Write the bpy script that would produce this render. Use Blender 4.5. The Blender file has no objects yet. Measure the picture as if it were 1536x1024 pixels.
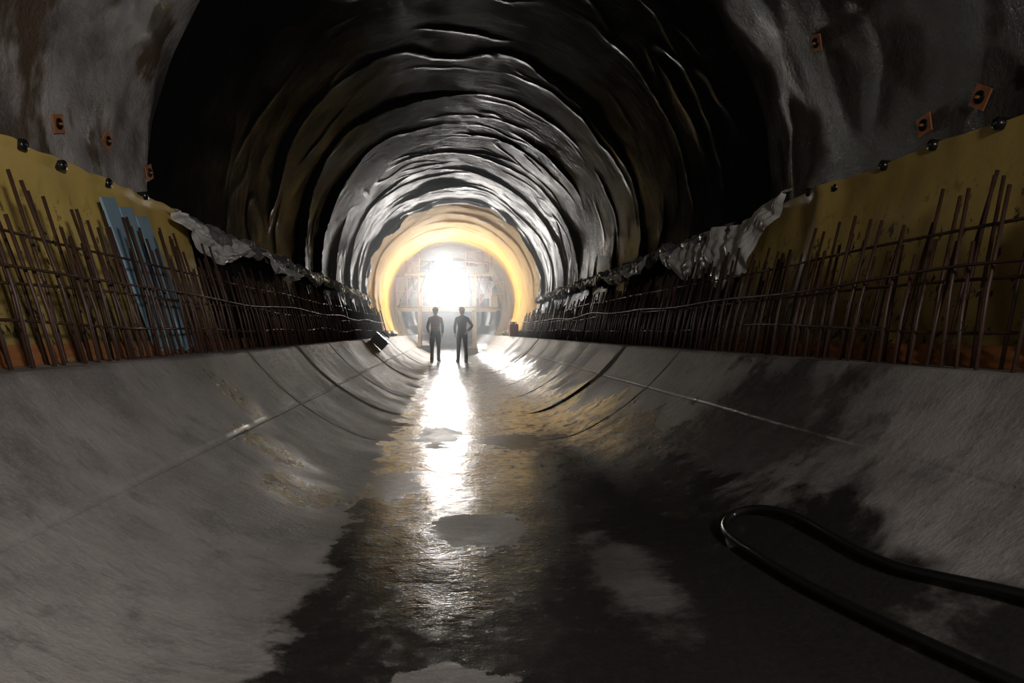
import bpy, math, random
import numpy as np
from mathutils import Vector, Matrix, noise
random.seed(7)
S=bpy.context.scene
S.view_settings.view_transform='Standard'
CX,CZ=0.2,2.3
RA,RI=2.75,2.45
def N(a,b,c=0.0): return noise.noise(Vector((a,b,c)))
def sm(a,b,x):
    t=min(1,max(0,(x-a)/(b-a))); return t*t*(3-2*t)
def link(o):
    S.collection.objects.link(o); return o
# ---------------- material helpers ----------------
class MT:
    def __init__(s,name):
        s.m=bpy.data.materials.new(name); s.m.use_nodes=True
        s.nt=s.m.node_tree; s.b=s.nt.nodes['Principled BSDF']
        s.geo=None
    def n(s,t,**k):
        x=s.nt.nodes.new(t)
        for a,b in k.items(): setattr(x,a,b)
        return x
    def l(s,a,b): s.nt.links.new(a,b)
    def pos(s,scale=(1,1,1)):
        if not s.geo: s.geo=s.n('ShaderNodeTexCoord')
        mp=s.n('ShaderNodeMapping'); mp.inputs['Scale'].default_value=scale
        s.l(s.geo.outputs['Object'],mp.inputs[0]); return mp.outputs[0]
    def noise(s,sc,det=4,rough=.55,scale=(1,1,1),dist=0):
        x=s.n('ShaderNodeTexNoise'); x.inputs['Scale'].default_value=sc
        x.inputs['Detail'].default_value=det; x.inputs['Roughness'].default_value=rough
        x.inputs['Distortion'].default_value=dist
        s.l(s.pos(scale),x.inputs['Vector']); return x.outputs[0]
    def math(s,op,a,b=0,c=None,clamp=False):
        x=s.n('ShaderNodeMath',operation=op,use_clamp=clamp)
        for i,v in enumerate((a,b,c)):
            if v is None: continue
            if isinstance(v,(int,float)): x.inputs[i].default_value=v
            else: s.l(v,x.inputs[i])
        return x.outputs[0]
    def rng(s,v,a,b,c=0,d=1):
        x=s.n('ShaderNodeMapRange',interpolation_type='SMOOTHSTEP')
        for i,q in zip((1,2,3,4),(a,b,c,d)): x.inputs[i].default_value=q
        s.l(v,x.inputs[0]); return x.outputs[0]
    def mix(s,f,a,b):
        x=s.n('ShaderNodeMix',data_type='RGBA')
        if isinstance(f,(int,float)): x.inputs[0].default_value=f
        else: s.l(f,x.inputs[0])
        for i,v in ((6,a),(7,b)):
            if isinstance(v,tuple): x.inputs[i].default_value=(*v,1)
            else: s.l(v,x.inputs[i])
        return x.outputs[2]
    def bump(s,h,st=.5,d=.01,prev=None):
        x=s.n('ShaderNodeBump'); x.inputs['Distance'].default_value=d
        if isinstance(st,(int,float)): x.inputs['Strength'].default_value=st
        else: s.l(st,x.inputs['Strength'])
        s.l(h,x.inputs['Height'])
        if prev is not None: s.l(prev,x.inputs['Normal'])
        return x.outputs[0]
    def set(s,**k):
        for a,v in k.items():
            i=s.b.inputs[{'col':'Base Color','rough':'Roughness','met':'Metallic','nor':'Normal','coat':'Coat Weight','cr':'Coat Roughness','em':'Emission Color','es':'Emission Strength','spec':'Specular IOR Level','tr':'Transmission Weight'}[a]]
            if isinstance(v,tuple): i.default_value=(*v,1)
            elif isinstance(v,(int,float)): i.default_value=v
            else: s.l(v,i)
        return s.m
def plain(name,c,r=.5,met=0,var=.35,sc=12,bs=.3):
    t=MT(name); n=t.noise(sc)
    d=tuple(x*(1-var) for x in c)
    return t.set(col=t.mix(n,d,c),rough=r,met=met,nor=t.bump(n,bs,.004))
# shotcrete (greyer left; right side darkened, wet but also weaker light painted into the colour)
t=MT('shotcrete'); n1=t.noise(1.1,5,.6); n2=t.noise(28,6,.65); n3=t.noise(90,3,.6); n4=t.noise(2.2,4,.6,scale=(1,1,.35))
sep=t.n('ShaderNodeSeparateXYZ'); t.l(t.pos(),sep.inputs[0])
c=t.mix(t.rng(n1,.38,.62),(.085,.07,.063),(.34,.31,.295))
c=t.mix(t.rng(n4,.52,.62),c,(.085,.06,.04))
right_shade=t.rng(t.math('ADD',sep.outputs[0],t.math('MULTIPLY',n1,1.5)),-.9,1.6,0,.86)
c=t.mix(right_shade,c,(.028,.024,.022))
rr=t.rng(n4,.5,.62,.5,.3)
M_shot=t.set(col=c,rough=rr,nor=t.bump(n3,.5,.006,t.bump(n2,.7,.02)))
# plastic membranes: diffuse sheet with a thin constant gloss
def membrane(name,c1,c2,r0,r1,bs,gf,ws=0,gcol=(1,1,1)):
    t=MT(name); n1=t.noise(2.2,5,.6); n2=t.noise(3,3,.5,scale=(1,2.2,1),dist=.6); n3=t.noise(45,4,.6)
    nor=t.bump(n3,.2,.004,t.bump(n2,bs,.03))
    if ws:
        n5=t.noise(1.6,5,.6,scale=(1,4.5,1),dist=.5)
        rdg=t.math('ABSOLUTE',t.math('SUBTRACT',n5,.5)); nor=t.bump(t.math('MINIMUM',rdg,.10),ws,.5,nor)
    d=t.n('ShaderNodeBsdfDiffuse'); g=t.n('ShaderNodeBsdfGlossy'); m=t.n('ShaderNodeMixShader')
    t.l(t.mix(n1,c1,c2),d.inputs[0]); t.l(nor,d.inputs['Normal']); t.l(nor,g.inputs['Normal'])
    g.inputs[0].default_value=(*gcol,1); t.l(t.rng(n2,.35,.65,r0,r1),g.inputs['Roughness'])
    t.l(t.rng(n1,.3,.7,gf*.4,gf*1.6),m.inputs[0]); t.l(d.outputs[0],m.inputs[1]); t.l(g.outputs[0],m.inputs[2])
    t.l(m.outputs[0],t.nt.nodes['Material Output'].inputs['Surface']); t.nt.nodes.remove(t.b)
    return t.m
M_blk=membrane('black_wet_membrane',(.006,.0055,.0055),(.015,.014,.014),.10,.19,.15,.015,.04)
M_yel2=membrane('yellow_membrane_far',(.66,.43,.06),(.80,.57,.11),.3,.5,.3,.03,.25)
M_flap=membrane('dark_plastic_edge',(.09,.09,.09),(.30,.29,.28),.2,.4,.6,.10)
M_pale=membrane('pale_plastic',(.50,.48,.46),(.75,.73,.70),.25,.4,.5,.10)
# near yellow sheet, dirty with black spatter
t=MT('yellow_pvc_sheet'); n1=t.noise(3,5,.6); n2=t.noise(16,6,.7,scale=(1,1,.6)); n3=t.noise(60,3)
y=t.mix(n1,(.50,.34,.085),(.64,.47,.15))
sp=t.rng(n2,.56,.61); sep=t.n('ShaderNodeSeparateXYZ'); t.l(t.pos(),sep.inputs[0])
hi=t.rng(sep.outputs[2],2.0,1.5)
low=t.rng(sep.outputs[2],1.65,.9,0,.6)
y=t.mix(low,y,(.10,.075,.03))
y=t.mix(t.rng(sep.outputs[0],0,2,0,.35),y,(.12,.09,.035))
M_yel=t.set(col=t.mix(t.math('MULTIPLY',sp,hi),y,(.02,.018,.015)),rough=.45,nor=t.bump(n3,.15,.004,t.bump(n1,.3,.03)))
# concrete
def concrete(name):
    t=MT(name); sep=t.n('ShaderNodeSeparateXYZ'); t.l(t.pos(),sep.inputs[0]); X,Y,Z=sep.outputs
    nb=t.noise(1.3,6,.6); ns=t.noise(6,6,.65,scale=(1,3.5,1)); nf=t.noise(55,5,.65); nw=t.noise(1.6,6,.62,dist=.4); nl=t.noise(4,7,.66)
    ng=t.noise(14,5,.6)
    c=t.mix(t.rng(nb,.35,.65),(.14,.122,.112),(.30,.275,.26))
    c=t.mix(t.math('MULTIPLY',t.rng(ns,.5,.75),.6),c,(.10,.088,.08))
    c=t.mix(t.math('MULTIPLY',t.rng(nl,.52,.68),.55),c,(.085,.075,.07))
    c=t.mix(t.math('MULTIPLY',t.rng(nf,.45,.7),.25),c,(.4,.38,.36))
    wob=t.math('MULTIPLY',t.math('SUBTRACT',nw,.5),1.6)
    wob2=t.math('MULTIPLY',t.math('SUBTRACT',nl,.5),.45)
    xx=t.math('ADD',t.math('ADD',X,wob2),t.math('MULTIPLY',wob,.25))
    L=t.rng(xx,-.58,-.48)
    xr=t.math('ADD',X,wob)
    Rr=t.rng(xr,1.75,1.45)
    wet=t.math('MULTIPLY',L,Rr)
    def ell(cx,cy,a,b,w=.5,soft=.12):
        u=t.math('DIVIDE',t.math('SUBTRACT',X,cx),a); v=t.math('DIVIDE',t.math('SUBTRACT',Y,cy),b)
        d=t.math('SQRT',t.math('ADD',t.math('MULTIPLY',u,u),t.math('MULTIPLY',v,v)))
        d=t.math('ADD',d,t.math('MULTIPLY',t.math('SUBTRACT',nl,.5),w*3))
        return t.rng(d,1+soft,1-soft)
    for e,k in (((.15,3.45,.22,.30,.8,.1),.85),((.74,2.75,.14,.45,.8,.5),.5),((-.36,4.5,.16,.4,.8,.2),.6),((-.1,6.6,.2,.6,.8,.2),.6),((.6,6.2,.3,.5,.9,.3),.5),((.02,1.93,.16,.10,.7,.15),.8)):
        wet=t.math('MULTIPLY',wet,t.math('SUBTRACT',1,t.math('MULTIPLY',ell(*e),k)))
    for e,k in (((-1.5,5.0,.22,.25,.5,.5),.7),((-1.15,4.5,.28,.25,.5,.5),.8),((-.80,4.0,.3,.3,.6,.4),.8),((1.75,4.0,.5,.9,.7,.3),.8),((1.2,5.,.5,.9,.8,.3),.8)):
        wet=t.math('MAXIMUM',wet,t.math('MULTIPLY',ell(*e),k))
    patch=t.rng(nl,.34,.46,.35,1)
    far=t.rng(Y,5,8)
    wet=t.math('MULTIPLY',wet,t.math('MAXIMUM',t.math('SUBTRACT',1,far),patch))
    dk=t.mix(nf,(.014,.013,.012),(.040,.036,.033))
    c=t.mix(wet,c,dk)
    rd=t.rng(nb,.3,.7,.5,.66)
    x=t.n('ShaderNodeMix'); t.l(wet,x.inputs[0]); t.l(rd,x.inputs[2]); t.l(t.rng(ng,.35,.7,.08,.30),x.inputs[3])
    dry=t.math('SUBTRACT',1,wet)
    b=t.bump(ns,t.math('MULTIPLY_ADD',dry,.35,.05),.012); b=t.bump(nf,t.math('MULTIPLY_ADD',dry,.3,.16),.008,b); b=t.bump(ng,.22,.012,b)
    return t.set(col=c,rough=x.outputs[0],nor=b,spec=.4)
M_con=concrete('cast_concrete')
M_old=plain('grey_concrete',(.22,.21,.20),.7,0,.5,3)
M_rust=plain('rusty_steel',(.085,.042,.028),.5,.2,.6,25)
M_dark=plain('dark_steel',(.05,.045,.04),.4,.4,.5,20)
M_orange=plain('orange_waterstop',(.44,.17,.06),.55,0,.55,9)
M_blue=plain('blue_board',(.26,.40,.50),.5,0,.3,6)
M_rub=plain('black_rubber',(.012,.012,.012),.25,0,.4,30)
M_red=plain('red_paint',(.6,.10,.07),.45)
M_rail=plain('faded_red_paint',(.55,.25,.18),.5)
M_ypaint=plain('yellow_paint',(.75,.62,.35),.45)
M_formb=plain('formwork_steel',(.32,.36,.36),.4,.2)
M_wood=plain('wood_planks',(.4,.32,.2),.7,0,.4,8)
M_skin=plain('skin',(.45,.25,.17),.5,0,.1,30)
M_boot=plain('boot_leather',(.02,.018,.015),.45)
M_white=plain('helmet_white',(.30,.30,.29),.4,0,.1)
M_horange=plain('helmet_orange',(.35,.12,.04),.4,0,.1)
M_hair=plain('hair',(.03,.02,.015),.6)
M_eye=plain('eye_dark',(.02,.02,.02),.2)
M_lip=plain('lip',(.3,.1,.08),.5)
t=MT('flood_lamp_lens'); M_em=t.set(col=(.9,.9,.9),em=(1,.98,.94),es=60.)
# ---------------- mesh builder ----------------
class MB:
    def __init__(s): s.V=[];s.F=[];s.M=[]
    def tube(s,pts,r,n=6,mi=0):
        P=[Vector(p) for p in pts]; k=len(P)
        rs=r if isinstance(r,(list,tuple)) else [r]*k
        b0=len(s.V); u=None
        for i,p in enumerate(P):
            tg=(P[min(i+1,k-1)]-P[max(i-1,0)]).normalized()
            if u is None:
                u=tg.orthogonal().normalized()
            else:
                u=(u-tg*u.dot(tg)).normalized()
            v=tg.cross(u)
            for j in range(n):
                a=2*math.pi*j/n; s.V.append(tuple(p+(u*math.cos(a)+v*math.sin(a))*rs[i]))
        for i in range(k-1):
            for j in range(n):
                a=b0+i*n+j; b=b0+i*n+(j+1)%n
                s.F.append((a,b,b+n,a+n)); s.M.append(mi)
        s.F.append(tuple(b0+j for j in range(n))[::-1]); s.M.append(mi)
        s.F.append(tuple(b0+(k-1)*n+j for j in range(n))); s.M.append(mi)
    def box(s,c,d,mi=0,R=None):
        b0=len(s.V); c=Vector(c)
        for x in(-.5,.5):
            for y in(-.5,.5):
                for z in(-.5,.5):
                    v=Vector((x*d[0],y*d[1],z*d[2]))
                    if R is not None: v=R@v
                    s.V.append(tuple(c+v))
        for f in((0,1,3,2),(4,6,7,5),(0,4,5,1),(2,3,7,6),(0,2,6,4),(1,5,7,3)):
            s.F.append(tuple(b0+i for i in f)); s.M.append(mi)
    def ball(s,c,r,mi=0,R=None,nu=14,nv=10,fn=None):
        b0=len(s.V); c=Vector(c)
        for i in range(nv+1):
            ph=math.pi*i/nv
            for j in range(nu):
                a=2*math.pi*j/nu
                v=Vector((math.sin(ph)*math.cos(a)*r[0],math.sin(ph)*math.sin(a)*r[1],math.cos(ph)*r[2]))
                if fn: v=fn(v)
                if R is not None: v=R@v
                s.V.append(tuple(c+v))
        for i in range(nv):
            for j in range(nu):
                a=b0+i*nu+j;b=b0+i*nu+(j+1)%nu
                s.F.append((a,a+nu,b+nu,b)); s.M.append(mi)
    def obj(s,name,mats,smooth=True,parent=None):
        me=bpy.data.meshes.new(name); me.from_pydata(s.V,[],s.F)
        for m in mats: me.materials.append(m)
        me.polygons.foreach_set('material_index',s.M)
        me.polygons.foreach_set('use_smooth',[smooth]*len(s.F))
        me.validate(); me.update()
        o=link(bpy.data.objects.new(name,me))
        if parent: o.parent=parent
        return o
def grid(name,ys,us,fn,mat,parent=None):
    V=[];F=[];nu=len(us)
    for y in ys:
        for u in us: V.append(fn(y,u))
    for i in range(len(ys)-1):
        for j in range(nu-1):
            a=i*nu+j; F.append((a,a+1,a+nu+1,a+nu))
    me=bpy.data.meshes.new(name); me.from_pydata(V,[],F); me.materials.append(mat)
    me.polygons.foreach_set('use_smooth',[True]*len(F)); me.update()
    o=link(bpy.data.objects.new(name,me))
    if parent:o.parent=parent
    return o
def P(y,th,r): return (CX+r*math.sin(th),y,CZ-r*math.cos(th))
lin=lambda a,b,n:[a+(b-a)*i/(n-1) for i in range(n)]
# ---------------- tunnel shells ----------------
def r_shot(y,th):
    s=th*2.7
    rd=1-min(1,abs(N(s*.6,y*.9,4))*3)
    return RA+.02+.11*N(s*.55,y*.6,9)+.04*N(s*1.8,y*1.8,2)+.015*N(s*5,y*5,7)-.05*rd**2*(1 if th>3.14 else .6)
def r_mem(y,th,k=1.0,per=1.9):
    s=th*2.7
    wy=y+.7*N(s*.36,y*.25,1)+.22*N(s*1.1,y*.5,2)+.06*N(s*3,y*.8,12)+.05*abs(N(s*4.5,y*1.2,17))
    fr=abs(math.sin(math.pi*wy/per)); idx=math.floor(wy/per+.5)
    am=max(.0,.50+1.5*N(s*.5,idx*3.1,8))
    d=-.11*am*(1-fr)**8
    w2=y*1.0+.5*N(s*.5,y*.3,41)+.16*N(s*1.7,y*.6,42)+.05*N(s*5,y,43)
    fr=abs(math.sin(math.pi*w2/1.15)); idx=math.floor(w2/1.15+.5)
    d-=.045*max(0,.15+1.7*N(s*.7,idx*2.3,44))*(1-fr)**7
    q=abs(N(s*1.3,y*1.2,13)); rd=max(0,1-q*11)
    d-=.018*rd*max(0,.1+1.6*N(s*.6,y*.6,33))
    d+=.05*N(s*.45,y*.3,5)
    return RA-.05+d*k
T0,T1=.97,2*math.pi-.97
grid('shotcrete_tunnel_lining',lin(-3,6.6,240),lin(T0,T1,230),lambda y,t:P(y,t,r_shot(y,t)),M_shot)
def mem(y,t):
    yy=y+(.25*N(t*1.6,3.3,0)+.08*N(t*6,1,0))*sm(8,6,y)+(.35*N(t*1.3,7.7,0)+.14*N(t*6,1,0))*sm(18,21,y)
    return P(yy,t,r_mem(y,t)+ .03*sm(6.3,6.0,y)-.12*sm(20.2,21,y)*(.6+N(t*5,2,0)))
grid('black_waterproofing_membrane',lin(6.0,21,600),lin(T0,T1,250),mem,M_blk)
grid('yellow_waterproofing_membrane',lin(20.6,38,300),lin(T0,T1,160),lambda y,t:P(y,t,r_mem(y,t,.8,1.8)+.06),M_yel2)
grid('tunnel_lining_beyond',lin(37.8,60,50),lin(T0,T1,80),lambda y,t:P(y,t,RA-.02+.05*N(t*2,y,0)),M_old)
mb=MB(); mb.box((CX,60.3,2.3),(6,.2,6)); mb.obj('wall_far',[M_old],False)
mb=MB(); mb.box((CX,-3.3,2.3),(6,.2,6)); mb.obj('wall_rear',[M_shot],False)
# ---------------- invert ----------------
rng=random.Random(3)
seams=[-3,0.2,2.2,4.2]+[6.2+2.0*i for i in range(28)]
offs=[rng.uniform(-.012,.012) for _ in seams]; offs2=[rng.uniform(-.012,.012) for _ in seams]
def r_inv(y,th):
    k=0
    for i,sv in enumerate(seams):
        if y>=sv:k=i
    o=(offs if th<0 else offs2)[k]
    if y<6.2: o=0
    r=RI+o
    for sv in seams[4:]:
        if abs(y-sv)<.03: r+=.009*(1-abs(y-sv)/.03)
    jt=.66 if th<0 else .735
    a=abs(th)
    if abs(a-jt)<.005: r+=.005
    return r+.012*N(th*2,y*.8,3)+.004*N(th*9,y*5,3)
ysI=sorted(set([round(v,4) for v in lin(-3,12,250)+lin(12,32,200)+lin(32,60,60)]+[sv+d for sv in seams[4:18] for d in(-.03,-.012,0,.012,.03)]))
thL=.50; thT=.927
def side(sg):
    ths=sorted(set(lin(thL,thT,40)+[(.66 if sg<0 else .735)+d for d in(-.006,-.003,0,.003,.006)]))
    ths=[sg*a for a in ths]
    V=[];F=[]
    cols=len(ths)+2
    for y in ysI:
        for a in ths: V.append(P(y,a,r_inv(y,a)))
        V.append((CX+sg*1.985,y,.832)); V.append((CX+sg*2.45,y,.835))
    for i in range(len(ysI)-1):
        for j in range(cols-1):
            a=i*cols+j; f=(a,a+1,a+cols+1,a+cols); F.append(f if sg>0 else f[::-1])
    me=bpy.data.meshes.new('concrete_invert'); me.from_pydata(V,[],F); me.materials.append(M_con)
    me.polygons.foreach_set('use_smooth',[True]*len(F)); me.update()
    return link(bpy.data.objects.new('concrete_invert_haunch',me))
side(-1); side(1)
DF=RI*math.sin(.515)
def fl(y,x):
    d=x-CX; th=math.asin(d/RI); r=r_inv(y,th); a=CZ-math.sqrt(r*r-d*d)
    b=.006*N(x*1.5,y*1.2,1)+.004*N(x*6,y*4,2)
    s_=.5*(a+b+math.sqrt((a-b)**2+.06**2))-.008
    k=sm(.95,DF,abs(d)); return (x,y,s_*(1-k)+(a+.0015)*k)
grid('floor',ysI,lin(CX-DF,CX+DF,72),fl,M_con)
# ---------------- near yellow side sheets ----------------
def ysheet(sg,y0,y1):
    def f(y,u):
        top=2.08+.05*N(y*.9,sg*3,0)+.02*N(y*5,sg,1)
        z=.84+(top-.84)*u
        c=(CZ-z)/RA; th=math.acos(c)
        fold=.07*max(0,1-abs(y-4.9)/.25)*u if sg>0 else .03*max(0,1-abs(y-3.6)/.2)*u
        r=RA-.10-fold+.03*N(y*1.4,u*2,5+sg)+.012*N(y*4,u*3,2)
        if u>.97: r-=.015
        return (CX+sg*r*math.sin(th),y,z)
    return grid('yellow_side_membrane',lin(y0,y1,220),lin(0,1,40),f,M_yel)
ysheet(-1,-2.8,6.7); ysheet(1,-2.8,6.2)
mb=MB()
for sg in(-1,1):
    y=-2
    while y<6.2:
        z=2.06+.05*N(y*.9,sg*3,0)+rng.uniform(-.02,.03); th=math.acos((CZ-z)/RA)
        r=RA-.13
        c=Vector((CX+sg*r*math.sin(th),y,z))
        n=Vector((-sg*math.sin(th),0,math.cos(th)))
        mb.tube([c+n*-.06,c+n*.006,c+n*.012],[.034,.034,.026],14,0)
        mb.tube([c+n*.012,c+n*.018],[.012,.008],8,1)
        y+=rng.uniform(.36,.62)
mb.obj('membrane_fixing_discs',[M_rub,M_dark])
for sg in(-1,1):
    def f(y,u,sg=sg):
        z=.835+.10*u+.01*N(y*2,sg,0)*u
        return (CX+sg*(2.22+.05*u+.012*N(y*3,u,4)+.01*math.sin(u*9)),y,z)
    grid('orange_waterstop_strip',lin(-2.8,7.5 if sg<0 else 6.6,160),lin(0,1,10),f,M_orange)
# ragged lower edge of the black membrane
def flap(sg,y0,y1,n):
    def f(y,u):
        z0=2.08+.06*N(y*1.1,sg*5,0)
        h=.20+.14*N(y*1.7,sg*2,3)
        z=z0-h*u+.05*N(y*3.5,u*1.5,7)
        bul=.07+.05*N(y*2.4,u*1.3,sg*4)+.05*abs(N(y*6,u*2,1))
        r=2.60-bul*math.sin(math.pi*min(1,u*.75+.02))-.03*N(y*8,u*4,9)
        return (CX+sg*r,y,z)
    return grid('membrane_ragged_edge',lin(y0,y1,n),lin(0,1,16),f,M_flap)
flap(-1,6.6,21.2,620); flap(1,6.4,21.2,640)
def loose(sg,y0,y1,ztop,drop,n=120):
    def f(y,u):
        s=(y-y0)/(y1-y0); env=math.sin(math.pi*min(1,max(0,s)))**.6
        z=ztop+.10*N(y*1.2,sg,2)-.1*s-(drop*env*(.75+.5*N(y*2.2,3,1))+.05)*u
        crease=.05*abs(N(y*3.2,u*.7,4))+.03*N(y*7,u*1.2,6)+.03*abs(N(y*2,u*4,8))
        r=2.58-.10*math.sin(math.pi*u*.8)-crease*1.8
        return (CX+sg*r,y,z)
    return grid('loose_plastic_sheet',lin(y0,y1,n),lin(0,1,36),f,M_pale)
loose(1,5.2,8.4,2.10,.62,240); loose(-1,6.0,8.3,2.04,.28,140); loose(1,9.0,11.5,2.05,.26,120); loose(-1,8.8,11,2.02,.2,120)
# ---------------- rebar ----------------
for sg in(-1,1):
    mb=MB(); y=-2.0; i=0
    while y<21.5:
        for row in(0,1):
            xb=2.07+.13*row+rng.uniform(-.015,.015); yy=y+row*.06+rng.uniform(-.03,.03)
            h=.84+rng.uniform(-.20,.14)+(.06 if row else 0)
            if sg>0: h-=.06
            if y>7: h-=.08
            lean=.24*h+rng.uniform(-.02,.02); ly=rng.uniform(-.06,.06)+(-.07 if sg<0 else .02)
            p0=Vector((CX+sg*xb,yy,.80)); 
            pts=[p0,p0+Vector((sg*lean*.38,ly*.45,h*.45)),p0+Vector((sg*(lean),ly,h))]
            mb.tube(pts,.0095,6,0)
        y+=rng.uniform(.095,.145)
    for (x,z) in((2.12,1.02),(2.17,1.22),(2.24,1.46),(2.14,1.27)):
        pts=[]; yy=-2.0; ph=rng.uniform(0,9)
        while yy<21.5:
            pts.append((CX+sg*(x+.02*N(yy*.8,ph,0)),yy,z+.05*N(yy*.5,ph,2))); yy+=.35
        mb.tube(pts,.008,6,0)
    for k in range(150):
        yy=rng.uniform(1.5,21); z=rng.choice([1.02,1.22,1.46]); x=2.08+.24*(z-.83)
        c=Vector((CX+sg*(x-.02),yy,z))
        pts=[c+Vector((rng.uniform(-.03,.03),rng.uniform(-.03,.03),rng.uniform(-.03,.03))) for _ in range(4)]+[c+Vector((-sg*rng.uniform(0,.08),rng.uniform(-.06,.06),rng.uniform(-.1,.03)))]
        mb.tube(pts,.0018,3,0)
    o=mb.obj('starter_rebar_row',[M_rust],True)
# ---------------- blue boards ----------------
mb=MB()
for k in range(3):
    yc=5.02+.23*k; zt=1.92-.03*k
    a=Vector((CX-2.24,yc+.10,.86)); b=Vector((CX-2.53,yc-.08,zt))
    mid=(a+b)/2; d=(b-a); L=d.length; zax=d.normalized(); yax=Vector((0,1,0)); xax=yax.cross(zax).normalized(); yax=zax.cross(xax)
    R=Matrix((xax,yax,zax)).transposed()
    mb.box(mid+xax*.012*k,(.018,.225,L),0,R)
o=mb.obj('blue_formwork_boards',[M_blue],False)
bv=o.modifiers.new('b','BEVEL'); bv.width=.003
# ---------------- rock bolt plates ----------------
def bolt(sg,y,z):
    e=link(bpy.data.objects.new('rock_bolt_plate',None))
    th=math.acos(max(-1,(CZ-z)/RA)); tt=th if sg>0 else 2*math.pi-th
    r=r_shot(y,tt)-.012
    c=Vector((CX+sg*r*math.sin(th),y,CZ-r*math.cos(th))); e.location=c
    n=Vector((-sg*math.sin(th),0,math.cos(th))).normalized(); yax=Vector((0,1,0)); xa=yax.cross(n)
    R=Matrix((xa,yax,n)).transposed()
    q=Matrix.Rotation(rng.uniform(-.6,.6),3,'Z')
    mb=MB(); mb.box((0,0,0),(.12,.12,.010),0,R@q); mb.tube([n*.0,n*.012],[.04,.036],12,1)
    mb.tube([n*.0,n*.03],.009,8,0)
    mb.obj('plate',[M_orange,M_rub],False,e)
for a in((-1,4.75,2.36),(-1,5.45,2.44),(-1,6.0,2.33),(1,4.0,2.28),(1,3.55,2.3),(1,3.2,2.33),(1,5.0,3.2),(-1,3.2,3.4)): bolt(*a)
# ---------------- hose ----------------
def surf(x,lift):
    d=abs(x-CX)
    if d<.85: return lift
    r=RI-lift
    return CZ-math.sqrt(r*r-d*d)
HP=[(1.85,.4),(1.72,.9),(1.62,1.3),(1.55,1.71),(1.49,1.95),(1.45,2.15),(1.45,2.43),(1.46,2.74),(1.41,2.98),(1.33,3.06),(1.26,3.02),(1.225,2.90),(1.225,2.70),(1.24,2.32),(1.29,1.88),(1.33,1.60),(1.38,1.2),(1.45,.8),(1.5,.3)]
cu=bpy.data.curves.new('rubber_hose','CURVE'); cu.dimensions='3D'; cu.bevel_depth=.018; cu.bevel_resolution=5; cu.resolution_u=10
sp=cu.splines.new('NURBS'); sp.points.add(len(HP)-1); sp.order_u=3; sp.use_endpoint_u=True
for p,(x,y) in zip(sp.points,HP): p.co=(x,y,surf(x,.018)+.010,1)
cu.materials.append(M_rub); hose=link(bpy.data.objects.new('rubber_hose',cu))
# ---------------- gantry ----------------
g=link(bpy.data.objects.new('formwork_gantry',None)); g.location=(0,0,0)
Y0,Y1=30.6,33.0
mb=MB()
for y in(Y0,Y1):
    for x in(-1.28,1.22):
        mb.box((x,y,1.02),(.10,.10,2.0),0); mb.box((x,y,2.8),(.09,.09,1.5),0)
    mb.box((.05,y,2.0),(4.6,.10,.10),0); mb.box((.05,y,3.52),(3.9,.08,.08),0)
for x in(-1.28,1.22): 
    mb.box((x,(Y0+Y1)/2,2.0),(.1,2.4,.1),0); mb.box((x,(Y0+Y1)/2,.1),(.16,2.6,.14),0)
    mb.tube([(x,Y0,.2),(x,Y1,1.9)],.03,8,0)
mb.obj('frame',[M_ypaint],False,g)
mb=MB()
for k in range(5): mb.box((.05,Y0-.3+.24*k,2.10),(4.6,.22,.04),0)
for k in range(8): mb.box((.05,Y0-.0+.3*k,3.60),(3.9,.28,.04),0)
mb.obj('decks',[M_wood],False,g)
mb=MB()
def rail(x0,x1,z,hh,y,m=4):
    for i in range(m):
        x=x0+(x1-x0)*i/(m-1); mb.tube([(x,y,z),(x,y,z+hh)],.022,8)
    for q in(.5,1): mb.tube([(x0,y,z+hh*q),(x1,y,z+hh*q)],.02,8)
rail(-2.25,-1.3,2.12,1.3,Y0-.3,3); rail(1.4,2.45,2.12,1.1,Y0-.3,3)
rail(-1.85,-1.25,3.62,.95,Y0,3); rail(.8,1.95,3.62,.95,Y0,4); rail(-1.85,1.95,3.62,.75,Y1,5)
for xx in(-1.15,-.8): mb.tube([(xx,Y0-.15,.05),(xx,Y0-.15,2.9)],.022,8)
for k in range(9): mb.tube([(-1.15,Y0-.15,.3+.3*k),(-.8,Y0-.15,.3+.3*k)],.014,6)
mb.tube([(-2.2,Y0,2.1),(-1.3,Y0,3.5)],.02,8); mb.tube([(1.3,Y0,2.1),(2.3,Y0,3.4)],.02,8)
mb.obj('guard_rails_and_ladder',[M_rail],True,g)
mb=MB()
for (x,z,w,h) in((-1.9,2.12,.35,.3),(-1.5,2.12,.3,.4),(1.6,2.12,.45,.35),(2.1,2.12,.3,.45),(1.1,3.62,.5,.3),(1.55,3.62,.3,.4),(-1.5,3.62,.4,.25),(.75,2.12,.25,.3)):
    mb.box((x,Y0+.25,z+h/2+.01),(w,.4,h),rng.choice([0,1,2]),Matrix.Rotation(rng.uniform(-.4,.4),3,'Z'))
for k in range(5):
    x=rng.uniform(-2,2.1); mb.tube([(x,Y0-.1,3.5),(x+.1,Y0-.12,2.9),(x+.35,Y0-.1,2.7),(x+.6,Y0-.1,3.5)],.018,6,0)
for (x,yy,w,h) in((1.0,29.6,.5,.3),(-.95,29.8,.4,.4),(-1.35,28.6,.35,.25)):
    mb.box((x,yy,h/2+(.0 if abs(x)<1.01 else .13)),(w,.4,h),0 if x<0 else 2,Matrix.Rotation(rng.uniform(-.4,.4),3,'Z'))
mb.obj('stored_materials',[M_dark,M_wood,M_formb],False,g)
mb=MB(); nn=40
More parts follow.
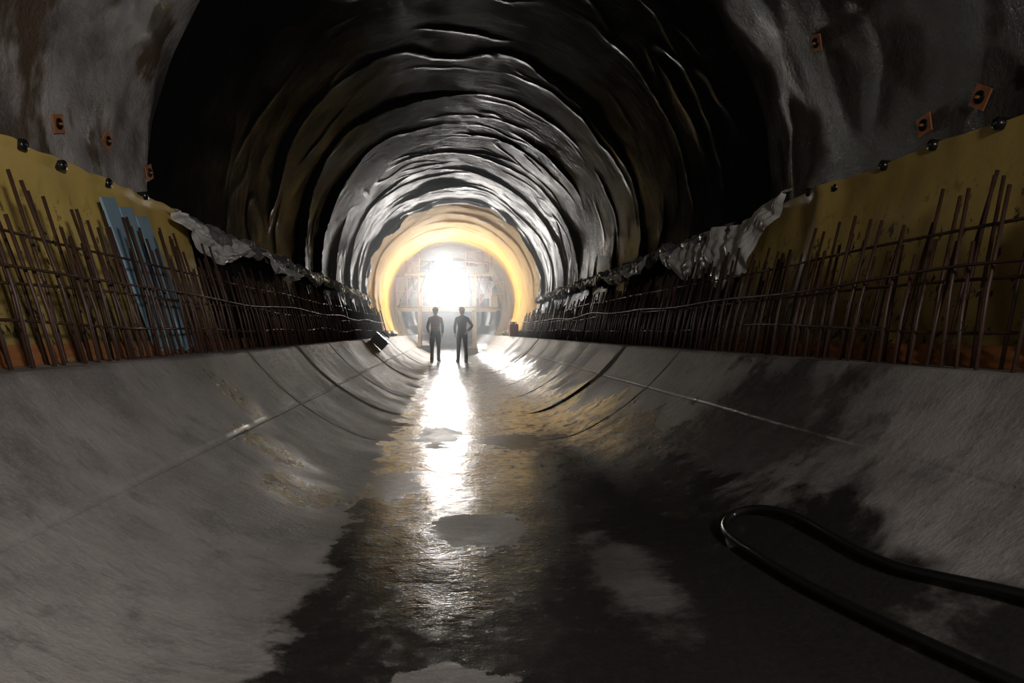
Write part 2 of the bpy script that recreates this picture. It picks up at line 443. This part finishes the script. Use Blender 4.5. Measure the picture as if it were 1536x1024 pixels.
for i in range(nn):
    a0=1.15+(2*math.pi-2.3)*i/nn; a1=1.15+(2*math.pi-2.3)*(i+1)/nn
    ya,yb,r=38.0,42,2.35; b=len(mb.V)
    for (yy,aa,rr) in((ya,a0,r),(ya,a1,r),(yb,a1,r),(yb,a0,r),(ya,a0,r-.12),(ya,a1,r-.12)): mb.V.append(P(yy,aa,rr))
    mb.F+= [(b,b+1,b+2,b+3),(b,b+4,b+5,b+1)]; mb.M+=[0,0]
for yy in(38.1,39.1,40.1,41.1,41.9):
    mb.tube([P(yy,1.15+(2*math.pi-2.3)*i/30,2.28) for i in range(31)],.05,6,0)
mb.obj('arch_formwork_shell',[M_formb],False,g)
def flood(loc,w,h,power,name='floodlight'):
    e=link(bpy.data.objects.new(name,None)); e.location=loc
    mb=MB(); mb.box((0,.05,0),(w+.06,.1,h+.06),0)
    for k in range(7): mb.box((-w/2+w*k/6,.13,0),(.012,.07,h),0)
    mb.tube([(-w/2-.05,.05,0),(-w/2-.05,.05,-h/2-.12),(w/2+.05,.05,-h/2-.12),(w/2+.05,.05,0)],.012,6,0)
    mb.tube([(0,.05,-h/2-.12),(0,.05,-h/2-.3)],.02,6,0)
    mb.obj('housing',[M_dark],False,e)
    mb=MB(); mb.box((0,-.006,0),(w,.01,h),0); mb.obj('lens',[M_em],False,e)
    L=bpy.data.lights.new(name+'_light','AREA'); L.shape='RECTANGLE'; L.size=w; L.size_y=h; L.energy=power; L.color=(1,.97,.93)
    lo=link(bpy.data.objects.new('lamp_light',L)); lo.parent=e; lo.location=(0,-.03,0); lo.rotation_euler=(math.radians(90),0,0)
flood((-.18,Y0-.25,4.05),.7,.45,720)
flood((.02,Y0-.45,2.85),1.4,.95,1500)
flood((.1,43.5,2.9),1.2,.8,1500)  # added backlight behind the gantry to brighten the vault and formwork there
# ---------------- debris ----------------
e=link(bpy.data.objects.new('work_light_box',None)); e.location=(-1.62,15.6,surf(-1.62,0)+.02)
R=Matrix.Rotation(.75,3,'Y')
mb=MB(); mb.box(R@Vector((0,0,.12)),(.34,.3,.2),0,R); mb.box(R@Vector((0,0,.235)),(.38,.34,.03),1,R); mb.tube([R@Vector((-.1,0,.25)),R@Vector((-.1,0,.33)),R@Vector((.1,0,.33)),R@Vector((.1,0,.25))],.012,6,1)
mb.obj('crate',[M_dark,M_rub],False,e)
for (dx,yy) in((1.88,22.6),(1.92,23.4)):
    e=link(bpy.data.objects.new('red_jerrycan',None)); e.location=(CX+dx+.1,yy,.84)
    mb=MB(); mb.box((0,0,.2),(.28,.3,.4),0); mb.tube([(-.08,0,.4),(-.08,0,.47),(.08,0,.47),(.08,0,.4)],.018,6,0); mb.tube([(0,-.1,.4),(0,-.12,.47)],.03,10,1)
    o=mb.obj('can',[M_red,M_dark],False,e); o.modifiers.new('b','BEVEL').width=.03
def sacks(sx,y0,y1,n,mat,name):
    mb=MB()
    for k in range(n):
        yy=rng.uniform(y0,y1); rr=rng.uniform(.10,.2)
        mb.ball((CX+sx*rng.uniform(2.08,2.3),yy,.84+rr*.45),(rr*.8,rr*1.4,rr*.55),0,Matrix.Rotation(rng.uniform(-.5,.5),3,'Z'),12,8,lambda q:q*(1+.35*N(q.x*9,q.y*9+k,q.z*9)))
    mb.obj(name,[mat])
sacks(-1,20,27,14,M_dark,'rubble_sacks'); sacks(1,21,28,12,M_old,'rubble_sacks')
# ---------------- workers ----------------
def clothes(name,vest,jacket,trouser):
    t=MT(name); sep=t.n('ShaderNodeSeparateXYZ'); t.l(t.pos(),sep.inputs[0]); X,Y,Z=sep.outputs
    n=t.noise(14); ax=t.math('ABSOLUTE',X)
    v=t.math('MULTIPLY',t.math('LESS_THAN',ax,.20),t.math('GREATER_THAN',Z,1.0))
    c=t.mix(v,jacket,vest)
    st=t.math('ADD',t.math('COMPARE',Z,1.12,.02),t.math('COMPARE',Z,1.26,.02),None,True)
    c=t.mix(t.math('MULTIPLY',st,v),c,(.2,.2,.19) if vest!=jacket else jacket)
    c=t.mix(t.math('LESS_THAN',Z,.93),c,trouser)
    c=t.mix(t.math('GREATER_THAN',Z,1.515),c,(.45,.25,.17))
    return t.set(col=c,rough=.8,nor=t.bump(n,.6,.02))
def worker(loc,rz,arms,mat,helm,stance):
    e=link(bpy.data.objects.new('construction_worker',None)); e.location=loc; e.rotation_euler=(0,0,rz)
    V=[];E=[];Rd=[]
    def v(p,r,par=None):
        V.append(p);Rd.append(r)
        if par is not None:E.append((par,len(V)-1))
        return len(V)-1
    pel=v((0,0,.96),(.15,.11)); w=v((0,0,1.08),(.145,.10),pel); ch=v((0,.005,1.26),(.165,.115),w); uc=v((0,.01,1.40),(.14,.10),ch)
    nk=v((0,.0,1.50),(.058,.058),uc); v((0,-.01,1.58),(.055,.058),nk)
    for s in(-1,1):
        sh=v((s*.175,.01,1.405),(.075,.07),uc); el,wr=arms[0 if s<0 else 1]
        mid=tuple((a+b)/2 for a,b in zip((s*.19,.01,1.39),el)); m=v(mid,(.058,.058),sh)
        ee=v(el,(.05,.05),m); v(wr,(.036,.036),ee)
        hp=v((s*.095,0,.88),(.10,.105),pel); 
        kx=s*(.10+stance*.5); ax=s*(.10+stance)
        th=v((s*.10+s*stance*.25,-.005,.70),(.085,.09),hp); kn=v((kx,-.012,.50),(.064,.068),th)
        cf=v((kx*.6+ax*.4,.015,.36),(.06,.064),kn); an=v((ax,.015,.12),(.05,.055),cf); v((ax,.01,.06),(.05,.06),an)
    me=bpy.data.meshes.new('body'); me.from_pydata(V,E,[]); me.materials.append(mat)
    o=link(bpy.data.objects.new('body',me)); o.parent=e
    sk=o.modifiers.new('skin','SKIN'); sk.use_smooth_shade=True
    if not me.skin_vertices: 
        bpy.context.view_layer.objects.active=o; bpy.ops.mesh.customdata_skin_add()
    for i,r in enumerate(Rd):
        me.skin_vertices[0].data[i].radius=r; me.skin_vertices[0].data[i].use_root=(i==0)
    ss=o.modifiers.new('sub','SUBSURF'); ss.levels=2; ss.render_levels=2
    mb=MB()
    for s in(-1,1):
        ax=s*(.10+stance); R=Matrix.Rotation(s*.25,3,'Z')
        mb.ball((ax,0,.0),(.052,.145,.085),0,R,16,12,lambda q:Vector((q.x*(1.0+.1*(q.y<0)),q.y-.05,max(q.z,0.)*(1 if q.y>-.02 else .8)+.012)))
        mb.ball((ax,0,.0),(.056,.15,.03),1,R,16,6,lambda q:Vector((q.x,q.y-.05,max(q.z+.015,0)*.7)))
        mb.tube([(ax,.01,.05),(ax,.015,.2)],[.06,.062],14,0)
    mb.obj('boots',[M_boot,M_rub],True,e)
    mb=MB(); hc=Vector((0,-.02,1.645))
    def hf(q):
        z=q.z/.118; w=1-.22*max(0,-z)**1.5
        x=q.x*w; y=q.y*(1-.12*max(0,-z))
        if q.y<0:
            y+= .006*math.exp(-((z-.05)/.12)**2)*math.exp(-((abs(q.x)-.032)/.014)**2)
            y-= .012*math.exp(-((z+.85)/.25)**2)
        return Vector((x,y,q.z))
    mb.ball(hc,(.076,.097,.118),0,None,28,22,hf)
    mb.tube([hc+Vector((0,-.092,.025)),hc+Vector((0,-.108,-.008)),hc+Vector((0,-.118,-.028)),hc+Vector((0,-.098,-.04))],[.008,.011,.014,.008],8,0)
    for s in(-1,1):
        mb.ball(hc+Vector((s*.078,.008,-.005)),(.010,.020,.032),0)
        mb.ball(hc+Vector((s*.031,-.086,.012)),(.012,.008,.008),2)
        mb.tube([hc+Vector((s*.018,-.094,.032)),hc+Vector((s*.045,-.086,.034))],.004,6,1)
    mb.ball(hc+Vector((0,-.090,-.062)),(.024,.009,.008),3)
    mb.ball(hc+Vector((0,.012,.022)),(.083,.098,.103),1,None,20,14,lambda q:Vector((q.x,max(q.y,-.03),max(q.z,-.06 if q.y>.02 else .01))))
    mb.obj('head',[M_skin,M_hair,M_eye,M_lip],True,e)
    mb=MB()
    mb.ball(hc+Vector((0,.003,.045)),(.100,.124,.105),0,None,28,16,lambda q:Vector((q.x,q.y,max(q.z,0))))
    mb.ball(hc+Vector((0,-.02,.043)),(.112,.155,.012),0,None,28,6)
    mb.tube([hc+Vector((0,-.115,.085)),hc+Vector((0,-.06,.137)),hc+Vector((0,0,.153)),hc+Vector((0,.06,.14)),hc+Vector((0,.115,.085))],.011,8,0)
    mb.obj('hard_hat',[helm],True,e)
    for s,(el,wr) in zip((-1,1),arms):
        w0=Vector(wr); d=(w0-Vector(el)).normalized()
        if abs(wr[2]-1.0)<.1 and abs(d.x)>.4: d=(d+Vector((0,-.3,-.5))).normalized()
        side=Vector((0,-1,0)); side=(side-d*side.dot(d)).normalized(); nrm=d.cross(side)
        R=Matrix((side,nrm,d)).transposed(); inn=nrm*(1 if nrm.x*s<0 else -1)
        mb=MB(); mb.tube([w0-d*.02,w0+d*.02],[.03,.028],10); mb.ball(w0+d*.055,(.041,.017,.052),0,R)
        for k,(off,L) in enumerate(((.030,.072),(.010,.080),(-.010,.074),(-.029,.058))):
            b=w0+d*.092+side*off
            mb.tube([b-d*.01,b+d*L*.42+inn*.004,b+d*L*.75+inn*.018,b+d*L*.92+inn*.034],[.0095,.009,.008,.006],8)
        b=w0+d*.035+side*.034
        mb.tube([b,b+side*.025+d*.022+inn*.006,b+side*.034+d*.05+inn*.016,b+side*.034+d*.066+inn*.022],[.012,.011,.009,.007],8)
        mb.obj('hand',[M_skin],True,e)
    return e
m1=clothes('worker_clothes_vest',(.34,.09,.07),(.04,.045,.07),(.02,.022,.035))
m2=clothes('worker_clothes_dark',(.035,.04,.045),(.035,.04,.045),(.02,.02,.022))
WY=22.4
worker((-.41,WY,.008),.12,[((-.255,.03,1.13),(-.215,-.10,.93)),((.25,.04,1.13),(.225,-.08,.92))],m1,M_horange,.01)
worker((.46,WY,.008),-.2,[((-.255,.03,1.13),(-.22,-.09,.91)),((.33,.07,1.17),(.19,-.07,1.0))],m2,M_white,.035)
# ---------------- haze ----------------
vm=bpy.data.materials.new('dusty_air'); vm.use_nodes=True; nt=vm.node_tree; nt.nodes.clear()
o_=nt.nodes.new('ShaderNodeOutputMaterial'); vs=nt.nodes.new('ShaderNodeVolumeScatter'); vs.inputs['Density'].default_value=.028; vs.inputs['Anisotropy'].default_value=.80; vs.inputs['Color'].default_value=(.92,.97,1,1)
nt.links.new(vs.outputs[0],o_.inputs['Volume'])
mb=MB(); mb.box((CX,22.5,2.45),(5.2,17,4.8)); hz=mb.obj('dust_haze',[vm],False)
# ---------------- lights ----------------
def area(name,loc,target,size,power,col,spread=180):
    L=bpy.data.lights.new(name,'AREA'); L.size=size; L.energy=power; L.color=col; L.spread=math.radians(spread)
    o=link(bpy.data.objects.new(name,L)); o.location=loc
    o.rotation_euler=(Vector(target)-Vector(loc)).to_track_quat('-Z','Y').to_euler(); return o
area('work_lamp_behind',(1.5,-1.8,2.3),(-2.2,4.0,2.0),.5,95,(1,.96,.92),130)
w=bpy.data.worlds.new('World'); S.world=w; w.use_nodes=True
w.node_tree.nodes['Background'].inputs[0].default_value=(.02,.02,.022,1)
# ---------------- camera ----------------
cd=bpy.data.cameras.new('camera'); cam=link(bpy.data.objects.new('camera',cd)); cd.lens=24; cd.sensor_width=36
cam.location=(0,0,1.0); cam.rotation_euler=(math.radians(90-.84),0,math.radians(-5.36)); cd.clip_start=.05; cd.clip_end=200
S.camera=cam
